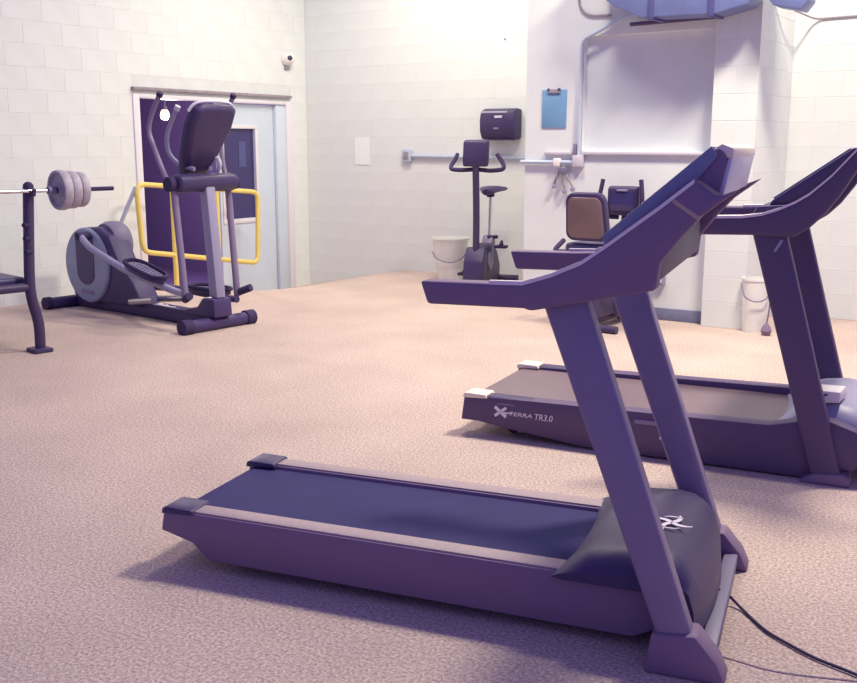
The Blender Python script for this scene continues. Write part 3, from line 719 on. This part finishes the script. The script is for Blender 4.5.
MB().lathe([(.003, 0), (.03, .006), (.042, .035), (.03, .065), (.008, .095)], 14).build('plug', 'black_m', b3)

# ------------------------------------------------------------------ things on the walls
# security camera
sc = place(empty('security_camera')); sc.location = room(-.36, .0, 2.40); tag(sc, 'white dome security camera on the block wall above the door', 'camera')
MB().lathe([(.075, .006), (.075, .035), (.06, .05)], 24, Matrix.Rotation(R(90), 4, 'Y')).build('base', 'white', sc)
MB().lathe([(.07, .04), (.068, .07), (.055, .105), (.03, .128), (.002, .135)], 24, Matrix.Rotation(R(90), 4, 'Y')).build('housing', 'white', sc)
MB().lathe([(.032, .0), (.030, .02), (.018, .034), (.002, .038)], 18, Matrix.Translation((.098, -.028, .0)) @ Matrix.Rotation(R(60), 4, 'Y') @ Matrix.Rotation(R(35), 4, 'X')).build('lens', 'lens', sc)
MB().box((.006, -.03, -.12), (.03, .05, -.085)).build('cable_box', 'lintel', sc, .003)
# notice
o = MB().box((.73, -.009, 1.195), (.955, -.0065, 1.51)).build('notice', 'paper', smooth=False); place(o); tag(o, 'blank white paper notice on the block wall', 'notice')
# towel dispenser
td = place(empty('towel_dispenser')); td.location = room(0, 2.735, 1.48); tag(td, 'dark paper towel dispenser on the block wall above the upright bike', 'dispenser')
MB().prism([(-.006, .01), (-.006, .31), (-.10, .315), (-.17, .29), (-.195, .20), (-.19, .08), (-.15, .0), (-.05, -.005)], -.205, .205, 'x').build('cover', 'black', td, .02, 3)
MB().prism([(-.166, .262), (-.175, .286), (-.181, .284), (-.172, .258)], -.20, .12, 'x').build('window_strip', 'lgrey', td, smooth=False)
MB().box((-.02, -.198, .215), (.07, -.185, .24)).build('badge', 'lgrey', td, .002)
MB().box((-.03, -.2, .10), (.03, -.186, .118)).build('keyhole_plate', 'steel', td, .002)
MB().box((-.16, -.16, -.012), (.16, -.06, .004)).build('paper_slot', 'rubber', td, .003)
# conduit run with its boxes
cd = place(empty('conduit')); tag(cd, 'pale electrical conduit running along the block wall to the bay', 'conduit')
MB().tube(fillet([(1.50, -.03, 1.30), (2.9, -.03, 1.285), (3.80, -.03, 1.28), (3.80, SP - .03, 1.275), (4.36, SP - .03, 1.275)], .03), .018, 8).build('pipe', 'conduit', cd)
MB().tube(fillet([(4.355, SP - .03, 1.30), (4.355, SP - .03, 2.27), (4.75, SP - .04, 2.43), (5.2, SP - .05, 2.50)], .06), .016, 8).build('riser', 'conduit', cd)
MB().box((1.43, -.055, 1.235), (1.55, -.006, 1.37)).build('outlet_box', 'conduit', cd, .006)
MB().box((1.455, -.06, 1.26), (1.525, -.054, 1.345)).build('cover_plate', 'lintel', cd, .003)
MB().box((4.31, SP - .06, 1.24), (4.40, SP, 1.335)).build('junction_box', 'ledge', cd, .006)
MB().box((4.31, SP - .05, 1.335), (4.335, SP - .02, 1.43)).build('switch_stem', 'steel', cd, .003)
MB().box((4.13, SP - .06, 1.24), (4.19, SP, 1.31)).build('junction_box', 'white', cd, .006)
# plugs hanging below the junction boxes
pg = place(empty('hanging_plugs')); pg.location = room(SP - .02, 4.22, 1.218); tag(pg, 'tangle of grey plugs hanging from the conduit on the bay', 'plugs')
for i, (x, l, bend) in enumerate(((-.05, .13, -.03), (.0, .17, .02), (.045, .15, .05))):
    MB().tube(smooth_pts([(0, -.01, .02), (x * .6, -.035, -.03), (x + bend * .5, -.03, -l * .7), (x + bend, -.02, -l)], 4), .009, 6).build('cable', 'lintel', pg)
    MB().box((x + bend - .016, -.04, -l - .035), (x + bend + .016, -.005, -l)).build('plug', 'grey', pg, .004)
MB().box((-.04, -.05, -.04), (.04, -.01, .015)).build('adapter', 'hub', pg, .005)
# clipboard
cb = place(empty('clipboard')); cb.location = room(SP, 4.105, 1.565); tag(cb, 'blue clipboard hanging on the pale bay wall', 'clipboard')
MB().box((-.115, -.012, 0), (.115, -.003, .315)).build('board', 'blueboard', cb, .003)
MB().prism([(-.06, .295), (-.05, .32), (.05, .32), (.06, .295), (.06, .285), (-.06, .285)], -.026, -.011).build('clip', 'lintel', cb, .003)
for s in (-1, 1): MB().lathe([(.011, -.008), (.011, .008)], 10, Matrix.Translation((s * .05, -.022, .315)) @ Matrix.Rotation(R(90), 4, 'X')).build('clip_rivet', 'dprint', cb)
# outlet low on the bay
wo = place(empty('wall_outlet')); wo.location = room(SP, 5.11, .36); tag(wo, 'grey outlet box low on the bay wall', 'outlet')
MB().box((-.045, -.05, -.07), (.045, 0, .07)).build('box', 'grey', wo, .006)
MB().box((-.032, -.056, .01), (.032, -.049, .05)).build('socket', 'dprint', wo, .003)
MB().box((-.032, -.056, -.05), (.032, -.049, -.01)).build('socket', 'lgrey', wo, .003)
# duct over the bay and pillar
du = place(empty('air_duct')); tag(du, 'blue-grey sheet metal air duct over the bay and the pillar', 'duct')
MB().prism([(4.56, 2.62), (4.76, 2.48), (4.99, 2.37), (5.58, 2.36), (5.80, 2.41), (5.86, 2.48), (5.86, 2.95), (4.56, 2.95)], -1.95, -1.695).build('trunk', 'duct', du, .01)
MB().prism([(5.88, 2.52), (5.98, 2.39), (6.17, 2.345), (6.22, 2.41), (6.22, 2.95), (5.88, 2.95)], -1.93, -1.72).build('branch', 'duct', du, .01)
MB().box((5.06, -1.962, 2.352), (5.10, -1.70, 2.97)).build('seam_flange', 'duct_d', du, .004)
MB().box((5.52, -1.962, 2.345), (5.56, -1.70, 2.97)).build('seam_flange', 'duct_d', du, .004)
o = MB().tube([(4.79, -1.645, 2.362), (5.49, -1.645, 2.375)], .016, 10).build('drain_pipe', 'pipe_d'); place(o); tag(o, 'short dark pipe fixed under the air duct', 'pipe')
wi = MB().tube(fillet([(5.87, -1.45, 2.55), (5.93, -1.2, 2.44), (6.0, SR - .012, 2.41), (7.6, SR - .012, 2.44)], .08), .008, 6).build('wall_cable', 'lintel'); place(wi); tag(wi, 'thin grey cable running along the wall right of the pillar', 'cable')
wi = MB().tube(fillet([(4.30, SP - .012, 2.68), (4.32, SP - .012, 2.52), (4.40, SP - .012, 2.46), (4.6, SP - .012, 2.45)], .08), .010, 6).build('wall_cable', 'lintel'); place(wi); tag(wi, 'short looped cable entering the duct above the clipboard', 'cable')
# lamp in the corridor
lp = place(empty('corridor_lamp')); lp.location = room(-1.32, -1.0, 1.76); tag(lp, 'small glowing globe lamp in the dark corridor', 'lamp')
MB().lathe([(.004, -.06), (.035, -.05), (.055, -.012), (.048, .03), (.03, .06)], 20).build('globe', 'lamp', lp)
MB().lathe([(.032, .055), (.032, .09), (.012, .11), (.012, .64)], 14).build('stem', 'hub', lp)

ld = bpy.data.lights.new('corridor_bulb', 'POINT'); ld.energy = 130; ld.color = (1, .86, .8); ld.shadow_soft_size = .06
lo = bpy.data.objects.new('corridor_bulb', ld); COL.objects.link(lo); lo.location = room(-1.32, -1.0, 1.62)
